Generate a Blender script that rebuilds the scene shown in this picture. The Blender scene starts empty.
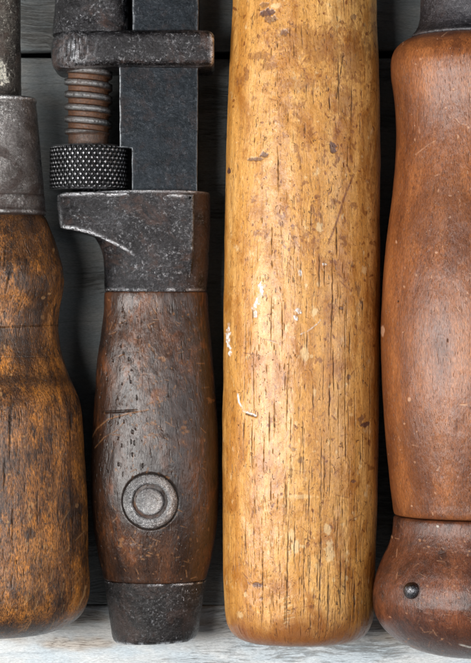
import bpy, math
import numpy as np
from mathutils import Vector

# ------------------------------------------------------------------ basics
K = 0.000225            # metres per photo pixel at table height
D = 2400.0              # camera height, in the same pixel unit
CX0, CY0 = 235.5, 331.5
scene = bpy.context.scene
COL = scene.collection
rng = np.random.RandomState(11)


def empty(name, x, y, label, cat, zref, group=None):
    o = bpy.data.objects.new(name, None)
    COL.objects.link(o)
    o.empty_display_size = 0.01
    f = (D - zref) / D
    o.location = ((x - CX0) * f * K, -(y - CY0) * f * K, 0)
    o['label'] = label
    o['category'] = cat
    if group:
        o['group'] = group
    return o


def tag(o, **kw):
    for k, v in kw.items():
        o[k] = v
    return o


def to_world(P, zref):
    f = (D - zref) / D
    W = np.empty_like(P)
    W[:, 0] = (P[:, 0] - CX0) * f * K
    W[:, 1] = -(P[:, 1] - CY0) * f * K
    W[:, 2] = P[:, 2] * f * K
    return W


def link_mesh(name, P, quads, mat, parent=None, zref=0, attrs=None, origin=None, smooth=True, tris=None):
    """P in photo-pixel space (x right, y down, z up); quads (n,4) wound for outward normals after the y flip."""
    W = to_world(P.astype(np.float64), zref)
    if parent is not None:
        W -= np.array(parent_world(parent))
    elif origin is not None:
        W -= np.array(origin)
    me = bpy.data.meshes.new(name)
    nq = len(quads)
    nt = 0 if tris is None else len(tris)
    me.vertices.add(len(W))
    me.vertices.foreach_set('co', W.astype(np.float32).ravel())
    loops = quads.astype(np.int32).ravel()
    starts = np.arange(nq) * 4
    if nt:
        starts = np.concatenate([starts, nq * 4 + np.arange(nt) * 3])
        loops = np.concatenate([loops, tris.astype(np.int32).ravel()])
    me.loops.add(len(loops))
    me.loops.foreach_set('vertex_index', loops)
    me.polygons.add(nq + nt)
    me.polygons.foreach_set('loop_start', starts.astype(np.int32))
    me.update(calc_edges=True)
    me.validate()
    me.polygons.foreach_set('use_smooth', np.full(len(me.polygons), smooth, dtype=bool))
    for k, v in (attrs or {}).items():
        a = me.attributes.new(k, 'FLOAT', 'POINT')
        a.data.foreach_set('value', v.astype(np.float32).ravel())
    me.materials.append(mat)
    o = bpy.data.objects.new(name, me)
    COL.objects.link(o)
    if parent is not None:
        o.parent = parent
    elif origin is not None:
        o.location = origin
    return o


def parent_world(p):
    v = Vector((0, 0, 0))
    while p is not None:
        v += p.location
        p = p.parent
    return v


# ------------------------------------------------------------------ numpy noise
def _hash(ix, iy, seed):
    h = (ix.astype(np.int64) * 374761393 + iy.astype(np.int64) * 668265263 + seed * 1442695041) & 0xffffffff
    h = ((h ^ (h >> 13)) * 1274126177) & 0xffffffff
    h = (h ^ (h >> 16)) & 0xffffffff
    return h / 4294967295.0


def vnoise(x, y, seed=0):
    ix = np.floor(x); iy = np.floor(y)
    fx = x - ix; fy = y - iy
    fx = fx * fx * (3 - 2 * fx); fy = fy * fy * (3 - 2 * fy)
    a = _hash(ix, iy, seed); b = _hash(ix + 1, iy, seed)
    c = _hash(ix, iy + 1, seed); d = _hash(ix + 1, iy + 1, seed)
    return (a * (1 - fx) + b * fx) * (1 - fy) + (c * (1 - fx) + d * fx) * fy


def fbm(x, y, seed=0, oct=4):
    s = 0; a = 0.5; t = 0
    for i in range(oct):
        s = s + a * vnoise(x, y, seed + i * 17); t += a
        x = x * 2.03; y = y * 2.03; a *= 0.5
    return s / t


def sstep(a, b, x):
    t = np.clip((x - a) / (b - a), 0, 1)
    return t * t * (3 - 2 * t)


# ------------------------------------------------------------------ curves
def pchip(t, v, q):
    t = np.asarray(t, float); v = np.asarray(v, float)
    h = np.diff(t); d = np.diff(v) / h
    m = np.zeros_like(v)
    m[0] = d[0]; m[-1] = d[-1]
    for i in range(1, len(v) - 1):
        if d[i - 1] * d[i] > 0:
            w1 = 2 * h[i] + h[i - 1]; w2 = h[i] + 2 * h[i - 1]
            m[i] = (w1 + w2) / (w1 / d[i - 1] + w2 / d[i])
    k = np.clip(np.searchsorted(t, q) - 1, 0, len(t) - 2)
    u = (q - t[k]) / h[k]
    return ((2 * u**3 - 3 * u**2 + 1) * v[k] + (u**3 - 2 * u**2 + u) * h[k] * m[k]
            + (-2 * u**3 + 3 * u**2) * v[k + 1] + (u**3 - u**2) * h[k] * m[k + 1])


def sample_profile(prof, step):
    """prof rows (y, cx, r) -> evenly sampled along the outline."""
    p = np.array(prof, float)
    ds = np.hypot(np.diff(p[:, 0]), np.diff(p[:, 2]))
    t = np.concatenate([[0], np.cumsum(np.maximum(ds, 1e-3))])
    n = max(int(t[-1] / step), 8)
    q = np.linspace(0, t[-1], n)
    return pchip(t, p[:, 0], q), pchip(t, p[:, 1], q), np.maximum(pchip(t, p[:, 2], q), 0.02)


class Loft:
    """closed surface of superellipse sections strung along the photo's y axis"""
    def __init__(self, prof, zc, ratio=1.0, expo=2.0, step=1.0, ntop=160, nbot=50, rz=None):
        self.y, self.cx, self.r = sample_profile(prof, step)
        tt = np.linspace(-math.pi * 0.52, math.pi * 0.52, ntop, endpoint=False)
        tb = np.linspace(math.pi * 0.52, 2 * math.pi - math.pi * 0.52, nbot, endpoint=False)
        self.th = np.concatenate([tt, tb])              # 0 = top, + = right
        e = 2.0 / expo
        sx = np.sign(np.sin(self.th)) * np.abs(np.sin(self.th)) ** e
        cz = np.sign(np.cos(self.th)) * np.abs(np.cos(self.th)) ** e
        R = self.r[:, None]
        RZ = (self.r * ratio)[:, None] if rz is None else np.minimum(rz, self.r)[:, None] if np.isscalar(rz) else rz[:, None]
        self.X = self.cx[:, None] + R * sx[None]
        self.Y = np.repeat(self.y[:, None], len(self.th), 1)
        self.Z = zc + RZ * cz[None]
        rm = np.median(self.r)
        self.S = np.repeat(((self.th + math.pi) % (2 * math.pi) - math.pi)[None] * rm, len(self.y), 0)
        self.nx = np.repeat(np.sin(self.th)[None], len(self.y), 0)
        self.nz = np.repeat(np.cos(self.th)[None], len(self.y), 0)
        self.A = {}

    def mask(self, name):
        if name not in self.A:
            self.A[name] = np.zeros_like(self.X)
        return self.A[name]

    def push(self, d):
        fade = np.clip(self.r / 12.0, 0, 1)[:, None]
        self.X += self.nx * d * fade
        self.Z += self.nz * d * fade

    def rows(self, y0, y1):
        idx = np.where((self.y >= y0) & (self.y <= y1))[0]
        return idx

    def dash(self, name, a, y, L, w, lean=0, k=1.0, use_x=False, wob=0.0):
        idx = self.rows(y - L / 2, y + L / 2)
        if len(idx) == 0:
            return
        i0, i1 = idx[0], idx[-1] + 1
        yy = self.Y[i0:i1]
        A = (self.X if use_x else self.S)[i0:i1]
        cen = a + lean * (yy - y) + wob * np.sin(yy * 0.35 + a)
        tap = np.clip(1 - (2 * np.abs(yy - y) / L) ** 2, 0, 1) ** 0.6
        cen = cen + (vnoise(yy * .22, 0 * yy + a * 3.1, 31) - .5) * .5 - wob * .7 * np.sin(yy * 0.35 + a)
        w = w * .72
        brk = 0.35 + 1.2 * vnoise(yy * 0.35, A * 0.1 + a, 5)
        v = np.clip(1.3 - np.abs(A - cen) / (w * (0.35 + 0.65 * tap)), 0, 1) * np.clip(tap * brk, 0, 1) * k
        if use_x:
            v = v * (self.nz[i0:i1] > -0.05)
        M = self.mask(name)
        M[i0:i1] = np.maximum(M[i0:i1], v)

    def blob(self, name, x, y, rx, ry, k=1.0, rough=0.5, use_x=True, ang=0.0):
        m = max(rx, ry) * 1.8
        idx = self.rows(y - m, y + m)
        if len(idx) == 0:
            return
        i0, i1 = idx[0], idx[-1] + 1
        A = (self.X if use_x else self.S)[i0:i1]
        dx = A - x; dy = self.Y[i0:i1] - y
        c, s = math.cos(ang), math.sin(ang)
        u = (dx * c + dy * s) / rx; v_ = (-dx * s + dy * c) / ry
        d = np.sqrt(u * u + v_ * v_)
        d = d + rough * (fbm(A * 0.45, self.Y[i0:i1] * 0.3, int(abs(x) * 7 + y)) - 0.5) * 2
        v = sstep(1.15, 0.75, d) * k
        if use_x:
            v = v * (self.nz[i0:i1] > -0.05)
        M = self.mask(name)
        M[i0:i1] = np.maximum(M[i0:i1], v)

    def line(self, name, pts, w, k=1.0):
        for (xa, ya), (xb, yb) in zip(pts[:-1], pts[1:]):
            y0, y1 = min(ya, yb) - w * 2, max(ya, yb) + w * 2
            idx = self.rows(y0, y1)
            if len(idx) == 0:
                continue
            i0, i1 = idx[0], idx[-1] + 1
            px = self.X[i0:i1] - xa; py = self.Y[i0:i1] - ya
            dx, dy = xb - xa, yb - ya
            t = np.clip((px * dx + py * dy) / (dx * dx + dy * dy), 0, 1)
            d = np.hypot(px - t * dx, py - t * dy)
            v = np.clip(1.4 - d / w, 0, 1) * k * (self.nz[i0:i1] > -0.05)
            v = v * np.clip(0.3 + 1.3 * vnoise(self.X[i0:i1] * 0.6, self.Y[i0:i1] * 0.6, 3), 0, 1)
            M = self.mask(name)
            M[i0:i1] = np.maximum(M[i0:i1], v)

    def build(self, name, mat, parent, zref):
        nr, nc = self.X.shape
        P = np.stack([self.X.ravel(), self.Y.ravel(), self.Z.ravel()], 1)
        i = np.arange(nr - 1)[:, None]; j = np.arange(nc)[None]
        j2 = (j + 1) % nc
        a = i * nc + j; b = i * nc + j2; c = (i + 1) * nc + j2; d = (i + 1) * nc + j
        q = np.stack([a + 0 * b, d, c, b], -1).reshape(-1, 4)
        return link_mesh(name, P, q, mat, parent, zref, self.A)


def plate(name, outline, z0, z1, bevel, mat, parent, zref, seed=1, grid_noise=0.35, sub=2.5, zfun=None, efun=None):
    """extruded outline (photo px, clockwise on screen) with a worn rounded upper edge; top filled by shrinking rings"""
    pts = []
    n = len(outline)
    for i in range(n):
        a = np.array(outline[i], float); b = np.array(outline[(i + 1) % n], float)
        m = max(int(np.linalg.norm(b - a) / sub), 1)
        for k in range(m):
            pts.append(a + (b - a) * k / m)
    P = np.array(pts)
    area = 0.5 * np.sum(P[:, 0] * np.roll(P[:, 1], -1) - np.roll(P[:, 0], -1) * P[:, 1])
    if area < 0:
        P = P[::-1]
    # inward normals, smoothed
    T = np.roll(P, -1, 0) - np.roll(P, 1, 0)
    T /= np.linalg.norm(T, axis=1)[:, None] + 1e-9
    N = np.stack([-T[:, 1], T[:, 0]], 1)
    m = len(P)
    jit = vnoise(P[:, 0] * 0.12 + 3, P[:, 1] * 0.12, seed)
    bw = bevel * (0.75 + 0.5 * jit)
    rings = []; edge = []
    rings.append(np.c_[P, np.full(m, z0)]); edge.append(np.zeros(m))
    rings.append(np.c_[P, z1 - bw]); edge.append(np.full(m, .2))
    for k in range(1, 6):
        t = k / 5 * math.pi / 2
        Q = P + N * (bw * (1 - math.cos(t)))[:, None]
        rings.append(np.c_[Q, z1 - bw + bw * math.sin(t)])
        edge.append(np.full(m, [0.5, 0.9, 1.0, 1.0, .5][k - 1]))
    Q = P + N * (bw * 1.25)[:, None]
    rings.append(np.c_[Q, np.full(m, z1)]); edge.append(np.full(m, .12))
    Q = P + N * (bw * 1.25 + 1.5)[:, None]
    rings.append(np.c_[Q, np.full(m, z1)]); edge.append(np.full(m, 0))
    V = np.concatenate(rings)
    E = np.concatenate(edge)
    nz = grid_noise * (fbm(V[:, 0] * 0.09, V[:, 1] * 0.09, seed) - 0.5) * 2
    V[:, 2] += nz * (V[:, 2] > z0 + 1) * (V[:, 2] < z1 - .05)
    V[:, :2] += (grid_noise * 1.1 * (np.stack([fbm(V[:, 0] * .11, V[:, 1] * .11, seed + 5), fbm(V[:, 0] * .11, V[:, 1] * .11, seed + 9)], 1) - .5) * 2)
    if zfun is not None:
        V[:, 2] += zfun(V[:, 0], V[:, 1]) * (V[:, 2] > z0 + 1)
    if efun is not None:
        E = E * efun(V[:, 0], V[:, 1])
    import bmesh
    W = to_world(V, zref) - np.array(parent_world(parent))
    bm = bmesh.new()
    vs = [bm.verts.new(w) for w in W]
    R = len(rings)
    for r in range(R - 1):
        for i in range(m):
            j = (i + 1) % m
            bm.faces.new((vs[r * m + i], vs[(r + 1) * m + i], vs[(r + 1) * m + j], vs[r * m + j]))
    from mathutils.geometry import tessellate_polygon
    for base_i in ((R - 1) * m, 0):
        ring = [Vector((W[base_i + i][0] / K, W[base_i + i][1] / K, 0)) for i in range(m)]
        for tri_ in tessellate_polygon([ring]):
            try:
                bm.faces.new([vs[base_i + q] for q in tri_])
            except ValueError:
                pass
    bmesh.ops.recalc_face_normals(bm, faces=bm.faces[:])
    me = bpy.data.meshes.new(name)
    bm.to_mesh(me); bm.free()
    me.polygons.foreach_set('use_smooth', np.full(len(me.polygons), True, dtype=bool))
    a = me.attributes.new('edge', 'FLOAT', 'POINT')
    a.data.foreach_set('value', E.astype(np.float32))
    me.materials.append(mat)
    o = bpy.data.objects.new(name, me)
    COL.objects.link(o)
    o.parent = parent
    return o


# ------------------------------------------------------------------ node helpers
class NT:
    def __init__(self, name):
        self.m = bpy.data.materials.new(name)
        self.m.use_nodes = True
        self.t = self.m.node_tree
        self.t.nodes.clear()
        self.out = self.t.nodes.new('ShaderNodeOutputMaterial')
        self.b = self.t.nodes.new('ShaderNodeBsdfPrincipled')
        self.t.links.new(self.b.outputs[0], self.out.inputs[0])
        tc = self.t.nodes.new('ShaderNodeTexCoord')
        self.p = self.vm('MULTIPLY', tc.outputs['Object'], (1 / K,) * 3)

    def put(self, sock, v):
        if isinstance(v, bpy.types.NodeSocket):
            self.t.links.new(v, sock)
        elif isinstance(v, (tuple, list)):
            sock.default_value = (*v, 1) if (len(v) == 3 and len(sock.default_value) == 4) else v
        else:
            sock.default_value = v

    def vm(self, op, a, b):
        n = self.t.nodes.new('ShaderNodeVectorMath'); n.operation = op
        self.put(n.inputs[0], a); self.put(n.inputs[1], b)
        return n.outputs[0]

    def math(self, op, a, b=0.0, clamp=False):
        n = self.t.nodes.new('ShaderNodeMath'); n.operation = op; n.use_clamp = clamp
        self.put(n.inputs[0], a); self.put(n.inputs[1], b)
        return n.outputs[0]

    def add(self, a, b): return self.math('ADD', a, b)
    def mul(self, a, b): return self.math('MULTIPLY', a, b)

    def noise(self, sx, sy, sz, detail=4, rough=0.55, dist=0.0, off=0.0, warp=None):
        v = self.p
        if warp is not None:
            v = self.vm('ADD', v, warp)
        v = self.vm('MULTIPLY', v, (sx, sy, sz))
        v = self.vm('ADD', v, (off, off * 1.7, off * 0.3))
        n = self.t.nodes.new('ShaderNodeTexNoise')
        self.put(n.inputs['Vector'], v)
        n.inputs['Scale'].default_value = 1
        n.inputs['Detail'].default_value = detail
        n.inputs['Roughness'].default_value = rough
        n.inputs['Distortion'].default_value = dist
        return n.outputs[0]

    def noisecol(self, s, off=0.0, amp=10.0):
        v = self.vm('MULTIPLY', self.p, (s, s, s))
        v = self.vm('ADD', v, (off, off, off))
        n = self.t.nodes.new('ShaderNodeTexNoise')
        self.put(n.inputs['Vector'], v)
        n.inputs['Scale'].default_value = 1
        c = self.vm('SUBTRACT', n.outputs[1], (0.5, 0.5, 0.5))
        return self.vm('MULTIPLY', c, (amp, amp, amp))

    def voro(self, sx, sy, sz, rnd=1.0, feature='F1', off=0.0, warp=None):
        v = self.p
        if warp is not None:
            v = self.vm('ADD', v, warp)
        v = self.vm('MULTIPLY', v, (sx, sy, sz))
        v = self.vm('ADD', v, (off, off, off))
        n = self.t.nodes.new('ShaderNodeTexVoronoi')
        n.feature = feature
        self.put(n.inputs['Vector'], v)
        n.inputs['Scale'].default_value = 1
        n.inputs['Randomness'].default_value = rnd
        return n

    def ramp(self, f, a, b, lo=0.0, hi=1.0):
        n = self.t.nodes.new('ShaderNodeMapRange')
        n.interpolation_type = 'SMOOTHSTEP'
        self.put(n.inputs[0], f)
        n.inputs[1].default_value = a; n.inputs[2].default_value = b
        n.inputs[3].default_value = lo; n.inputs[4].default_value = hi
        return n.outputs[0]

    def cramp(self, f, stops):
        n = self.t.nodes.new('ShaderNodeValToRGB')
        self.put(n.inputs[0], f)
        e = n.color_ramp.elements
        while len(e) < len(stops):
            e.new(0.5)
        for i, (p, c) in enumerate(stops):
            e[i].position = p; e[i].color = (*c, 1)
        return n.outputs[0]

    def mix(self, f, a, b, mode='MIX'):
        n = self.t.nodes.new('ShaderNodeMix'); n.data_type = 'RGBA'; n.blend_type = mode
        self.put(n.inputs[0], f); self.put(n.inputs[6], a); self.put(n.inputs[7], b)
        return n.outputs[2]

    def grain(self, c, sx, sy, lo=.72, hi=1.25, off=0.0):
        g = self.noise(sx, sy, sx, 3, .75, off=90 + off)
        n = self.t.nodes.new('ShaderNodeCombineColor')
        v = self.ramp(g, .32, .68, lo, hi)
        for i in range(3):
            self.put(n.inputs[i], v)
        return self.mix(1.0, c, n.outputs[0], 'MULTIPLY')

    def attr(self, name):
        n = self.t.nodes.new('ShaderNodeAttribute'); n.attribute_name = name
        return n.outputs['Fac']

    def bump(self, h, dist_px, strength=1.0, normal=None):
        n = self.t.nodes.new('ShaderNodeBump')
        n.inputs['Strength'].default_value = strength
        n.inputs['Distance'].default_value = dist_px * K
        self.put(n.inputs['Height'], h)
        if normal is not None:
            self.put(n.inputs['Normal'], normal)
        return n.outputs[0]

    def set(self, **kw):
        for k, v in kw.items():
            self.put(self.b.inputs[k.replace('_', ' ')], v)


def mat_ash():
    """pale varnished hammer handle"""
    t = NT('varnished_ash')
    warp = t.noisecol(0.02, 3, 14)
    base = t.cramp(t.noise(.05, .006, .05, 4, .5, warp=warp), [(.30, (.53, .225, .043)), (.5, (.68, .335, .085)), (.72, (.77, .435, .145))])
    band = t.ramp(t.noise(.11, .004, .11, 3, .5, off=4), .40, .64)
    c = t.mix(t.mul(band, .4), base, (.42, .17, .03))
    # fibre
    fib = t.noise(.85, .03, .85, 5, .65, off=2, warp=warp)
    c = t.mix(t.ramp(fib, .48, .74, 0, .40), c, (.34, .14, .03))
    c = t.mix(t.ramp(fib, .46, .26, 0, .30), c, (.82, .55, .24))
    ll = t.noise(.55, .007, .55, 3, .6, off=47, warp=warp)
    c = t.mix(t.ramp(ll, .57, .63, 0, .45), c, (.26, .09, .02))
    # amber stain blotches, mostly toward the upper and right side
    bl = t.noise(.035, .022, .035, 6, .68, off=9, dist=.6)
    c = t.mix(t.ramp(bl, .46, .66, 0, .80), c, (.36, .125, .016))
    bl2 = t.noise(.12, .08, .12, 6, .7, off=19, dist=.8)
    c = t.mix(t.ramp(bl2, .56, .70, 0, .62), c, (.21, .065, .012))
    bl3 = t.noise(.3, .2, .3, 5, .7, off=29, dist=1.2)
    c = t.mix(t.ramp(bl3, .58, .68, 0, .8), c, (.10, .032, .012))
    # pale bruises
    c = t.mix(t.ramp(t.noise(.1, .06, .1, 4, .6, off=33), .62, .72, 0, .5), c, (.82, .60, .32))
    # pores: short slender dashes
    v = t.voro(.42, .06, .42, 1.0, off=7, warp=t.noisecol(.3, 8, 1.2))
    pores = t.mul(t.ramp(v.outputs['Distance'], .20, .08), t.ramp(t.noise(.03, .02, .03, 3, .6, off=51), .42, .58))
    c = t.mix(t.mul(pores, .95), c, (.06, .035, .012))
    c = t.grain(c, 1.0, .35, .80, 1.15)
    st = t.attr('stain_shade')
    c = t.mix(t.mul(st, .85), c, (.17, .045, .011))
    pale = t.attr('pale')
    c = t.mix(t.mul(pale, .75), c, (.86, .66, .36))
    dk = t.attr('dark')
    c = t.mix(t.mul(dk, .95), c, (.045, .020, .012))
    sc = t.attr('violet')
    c = t.mix(t.mul(sc, .85), c, (.06, .028, .035))
    wh = t.attr('white')
    c = t.mix(wh, c, (.80, .80, .78))
    t.set(Base_Color=c)
    rgh = t.add(t.ramp(t.noise(.18, .10, .18, 5, .7, off=61), .3, .7, .24, .46), t.mul(t.add(dk, wh), .3))
    t.set(Roughness=rgh)
    t.b.inputs['Specular IOR Level'].default_value = .3
    h = t.add(t.mul(fib, .5), t.mul(t.noise(.16, .12, .16, 4, .55, off=71), 1.0))
    h = t.add(h, t.mul(t.noise(.9, .6, .9, 3, .7, off=73), .3))
    h = t.add(h, t.mul(dk, -.7)); h = t.add(h, t.mul(pores, -1.0)); h = t.add(h, t.mul(wh, .6))
    h = t.add(h, t.mul(t.ramp(bl3, .62, .72), -.6))
    t.set(Normal=t.bump(h, .8, .8))
    t.set(Coat_Weight=t.math('SUBTRACT', .32, t.mul(t.math('MAXIMUM', dk, wh), .7)), Coat_Roughness=t.ramp(t.noise(.12, .05, .12, 6, .75, off=66), .35, .65, .20, .36))
    t.set(Coat_Normal=t.bump(h, .22, .8))
    return t.m


def mat_oldwood(name, stops, dark, hi, blotch=.6, fib_k=.5, dirt=.5, rough=(.25, .5), bump=1.0, spec=.5, fs=(.9, .035), blo=(.03, .02), streak=0.0, pore=.5, off=0.0, scratch=(.5, .3, .14), orange=None, coat=.5, crough=(.16, .36), grain=(.72, 1.28)):
    t = NT(name)
    warp = t.noisecol(.025, 3 + off, 12)
    base = t.cramp(t.noise(.045, .012, .045, 5, .55, warp=warp, off=off), stops)
    fib = t.noise(fs[0], fs[1], fs[0], 5, .65, off=2 + off, warp=warp)
    c = t.mix(t.ramp(fib, .46, .72, 0, fib_k), base, dark)
    c = t.mix(t.ramp(fib, .48, .25, 0, fib_k * .8), c, hi)
    bl = t.noise(blo[0], blo[1], blo[0], 6, .7, off=9 + off, dist=.7)
    c = t.mix(t.ramp(bl, .47, .66, 0, blotch), c, dark)
    if orange:
        og = t.noise(blo[0] * 2.2, blo[1] * 1.6, blo[0] * 2.2, 6, .7, off=91 + off, dist=.5)
        c = t.mix(t.ramp(og, .50, .68, 0, .8), c, orange)
    mo = t.noise(.34, .17, .34, 6, .75, off=29 + off, dist=.8)
    c = t.mix(t.ramp(mo, .54, .68, 0, dirt), c, dark)
    c = t.mix(t.ramp(mo, .42, .30, 0, dirt * .5), c, hi)
    v = t.voro(.6, .075, .6, 1.0, off=7 + off, warp=t.noisecol(.3, 8, 1.0))
    pores = t.ramp(v.outputs['Distance'], .22, .08)
    c = t.mix(t.mul(pores, pore), c, tuple(x * .35 for x in dark))
    if streak:
        s2 = t.noise(.28, .022, .28, 4, .6, off=44 + off, warp=warp)
        c = t.mix(t.ramp(s2, .58, .66, 0, streak), c, tuple(x * .4 for x in dark))
    # tiny pale nicks
    v2 = t.voro(.16, .12, .16, 1.0, off=17 + off, warp=t.noisecol(.5, 3, 3))
    nick = t.mul(t.ramp(v2.outputs['Distance'], .13, .05), t.ramp(t.noise(.04, .03, .04, 3, .5, off=77 + off), .45, .6))
    c = t.mix(t.mul(nick, .6), c, scratch)
    c = t.grain(c, .9, .30, grain[0], grain[1], off)
    dk = t.attr('dark'); st = t.attr('stain_shade'); pl = t.attr('pale'); wh = t.attr('white')
    c = t.mix(t.mul(st, .8), c, dark)
    c = t.mix(t.mul(pl, .8), c, scratch)
    c = t.mix(t.mul(dk, .95), c, (.010, .007, .005))
    c = t.mix(wh, c, (.6, .55, .48))
    t.set(Base_Color=c)
    t.set(Roughness=t.add(t.ramp(t.noise(.2, .12, .2, 6, .75, off=61 + off), .3, .7, rough[0], rough[1]), t.mul(t.add(dk, pl), .25)))
    t.b.inputs['Specular IOR Level'].default_value = spec * .4
    h = t.add(t.mul(fib, .6), t.mul(t.noise(.14, .08, .14, 5, .6, off=71 + off), 1.2))
    h = t.add(h, t.mul(t.noise(1.2, .22, 1.2, 4, .7, off=75 + off), .7))
    h = t.add(h, t.mul(pores, -.9 * pore)); h = t.add(h, t.mul(dk, -.8)); h = t.add(h, t.mul(nick, -.7)); h = t.add(h, t.mul(pl, -.3))
    t.set(Normal=t.bump(h, bump * .75, .9))
    t.set(Coat_Weight=t.mul(t.math('SUBTRACT', 1.0, t.math('MAXIMUM', dk, t.mul(pl, .6))), coat), Coat_Roughness=t.ramp(t.noise(.15, .07, .15, 6, .8, off=66 + off), .35, .65, crough[0], crough[1]))
    t.set(Coat_Normal=t.bump(h, bump * .5, .9))
    return t.m


def mat_metal(name, dark, mid, bright, rustc=(.10, .035, .014), rust=.5, rough=(.3, .55), bump=.7, sp=.35, stretch=1.0, spark=.5, off=0.0, metallic=.97, rs=.03, grain=(.75, 1.25), oil=.55, scrk=.6):
    t = NT(name)
    big = t.noise(.03, .03 * stretch, .03, 6, .7, off=off, dist=.5)
    c = t.mix(t.ramp(big, .35, .65), dark, mid)
    f = t.noise(sp, sp * stretch, sp, 6, .8, off=5 + off, dist=.4)
    c = t.mix(t.ramp(f, .40, .70, 0, .6), c, tuple(x * .5 for x in dark))
    wear = t.mul(t.ramp(f, .47, .36), t.ramp(t.noise(.045, .06, .045, 5, .65, off=12 + off), .38, .62))
    # fine scratches in two directions
    s1 = t.noise(1.6, .05, 1.6, 3, .6, off=22 + off, warp=t.noisecol(.02, 5, 30))
    s2 = t.noise(.06, 1.5, .5, 3, .6, off=25 + off, warp=t.noisecol(.02, 9, 30))
    scr = t.math('MAXIMUM', t.ramp(s1, .66, .72), t.ramp(s2, .67, .73))
    e = t.mul(t.attr('edge'), t.ramp(t.noise(.3, .3, .3, 5, .7, off=31 + off), .36, .52))
    w = t.math('MAXIMUM', t.mul(wear, spark), t.math('MAXIMUM', e, t.mul(scr, scrk)))
    ru = t.math('MAXIMUM', t.mul(t.ramp(t.noise(rs, rs, rs, 7, .75, off=40 + off, dist=.6), .50, .62), rust), t.attr('rust'))
    c = t.mix(w, c, bright)
    rr = t.noise(.5, .5, .5, 5, .8, off=46 + off)
    rc = t.mix(t.ramp(rr, .4, .65), rustc, tuple(x * .35 for x in rustc))
    c = t.mix(ru, c, rc)
    c = t.grain(c, .8, .8, grain[0], grain[1], off)
    t.set(Base_Color=c)
    t.set(Metallic=t.math('MULTIPLY', t.math('SUBTRACT', 1.0, t.mul(ru, .85)), metallic))
    r = t.ramp(t.noise(.25, .25, .25, 6, .8, off=61 + off), .3, .7, rough[0], rough[1])
    t.set(Roughness=t.add(r, t.mul(ru, .25)))
    t.b.inputs['Specular IOR Level'].default_value = .5
    h = t.add(t.mul(f, 1.2), t.mul(t.noise(.1, .1, .1, 6, .7, off=71 + off), 2.0))
    h = t.add(h, t.mul(t.noise(1.3, 1.3, 1.3, 4, .8, off=75 + off), .6))
    h = t.add(h, t.mul(scr, -.25)); h = t.add(h, t.mul(ru, .3))
    t.set(Normal=t.bump(h, bump, .9))
    t.set(Coat_Weight=oil, Coat_Roughness=t.ramp(t.noise(.15, .15, .15, 6, .8, off=66 + off), .35, .65, .16, .36))
    t.set(Coat_Normal=t.bump(t.add(t.mul(h, .5), t.mul(t.noise(.07, .07, .07, 4, .6, off=79 + off), 3.0)), bump, .9))
    return t.m


def mat_board(name, k=1.0, tint=(1, 1, 1), crk=.6):
    t = NT(name)
    warp = t.noisecol(.012, 3, 26)
    gr = t.noise(.006, .22, .06, 6, .65, warp=warp)
    wood = t.cramp(t.noise(.01, .5, .1, 5, .6, warp=warp, off=5), [(.3, (.11, .085, .065)), (.6, (.24, .19, .145)), (.8, (.36, .30, .24))])
    paint = t.mix(t.ramp(t.noise(.02, .05, .05, 4, .6, off=7), .35, .65), (.66, .72, .75), (.80, .80, .78))
    paint = t.mix(t.ramp(gr, .48, .70, 0, .40), paint, (.42, .45, .47))
    big = t.noise(.008, .016, .016, 5, .6, off=15)
    wr = t.add(t.mul(big, .65), t.mul(t.noise(.03, .5, .3, 6, .7, off=23, warp=warp), .5))
    cov = t.ramp(wr, .60, .72)
    c = t.mix(t.mul(cov, .55), paint, wood)
    fine = t.noise(.07, 1.4, .5, 4, .7, off=33, warp=warp)
    c = t.mix(t.ramp(fine, .54, .78, 0, .40), c, (.30, .28, .26))
    sp = t.noise(.35, .5, .35, 4, .7, off=39)
    c = t.mix(t.ramp(sp, .66, .74, 0, .6), c, (.16, .13, .11))
    crack = t.ramp(t.noise(.003, .35, .02, 2, .4, off=88, warp=warp), .70, .74)
    c = t.mix(t.mul(crack, crk), c, (.05, .045, .04))
    c = t.grain(c, .25, 1.1, .80, 1.12)
    tan = t.attr('stain_shade')
    c = t.mix(tan, c, t.mix(t.ramp(fine, .42, .62), (.66, .58, .50), (.24, .19, .15)))
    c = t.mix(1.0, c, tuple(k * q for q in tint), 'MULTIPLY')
    t.set(Base_Color=c, Roughness=.75)
    t.b.inputs['Specular IOR Level'].default_value = .3
    h = t.add(t.mul(gr, 2.0), t.mul(fine, 1.0)); h = t.add(h, t.mul(cov, -.8)); h = t.add(h, t.mul(crack, -crk))
    t.set(Normal=t.bump(h, 1.2, .9))
    return t.m


M_ash = mat_ash()
M_driver = mat_oldwood('scorched_handle_wood', [(.32, (.055, .021, .008)), (.5, (.18, .066, .015)), (.68, (.38, .150, .034))],
                       (.018, .010, .007), (.46, .21, .07), blotch=.9, fib_k=.7, dirt=.75, rough=(.30, .6), bump=1.5,
                       fs=(.8, .09), blo=(.03, .02), streak=.7, pore=.8, off=2.3, scratch=(.50, .28, .12), orange=(.46, .165, .022), coat=.45, crough=(.16, .32), grain=(.35, 1.8))
M_wrench_wood = mat_oldwood('dark_oiled_wood', [(.32, (.025, .0115, .007)), (.5, (.050, .022, .012)), (.68, (.10, .040, .018))],
                            (.016, .009, .007), (.17, .075, .038), blotch=.75, fib_k=.45, dirt=.6, rough=(.26, .46), bump=.9, spec=.5,
                            fs=(.5, .05), blo=(.022, .014), streak=.4, pore=.7, off=8.1, scratch=(.34, .16, .065), orange=(.17, .055, .017), coat=.6, crough=(.15, .30))
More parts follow.
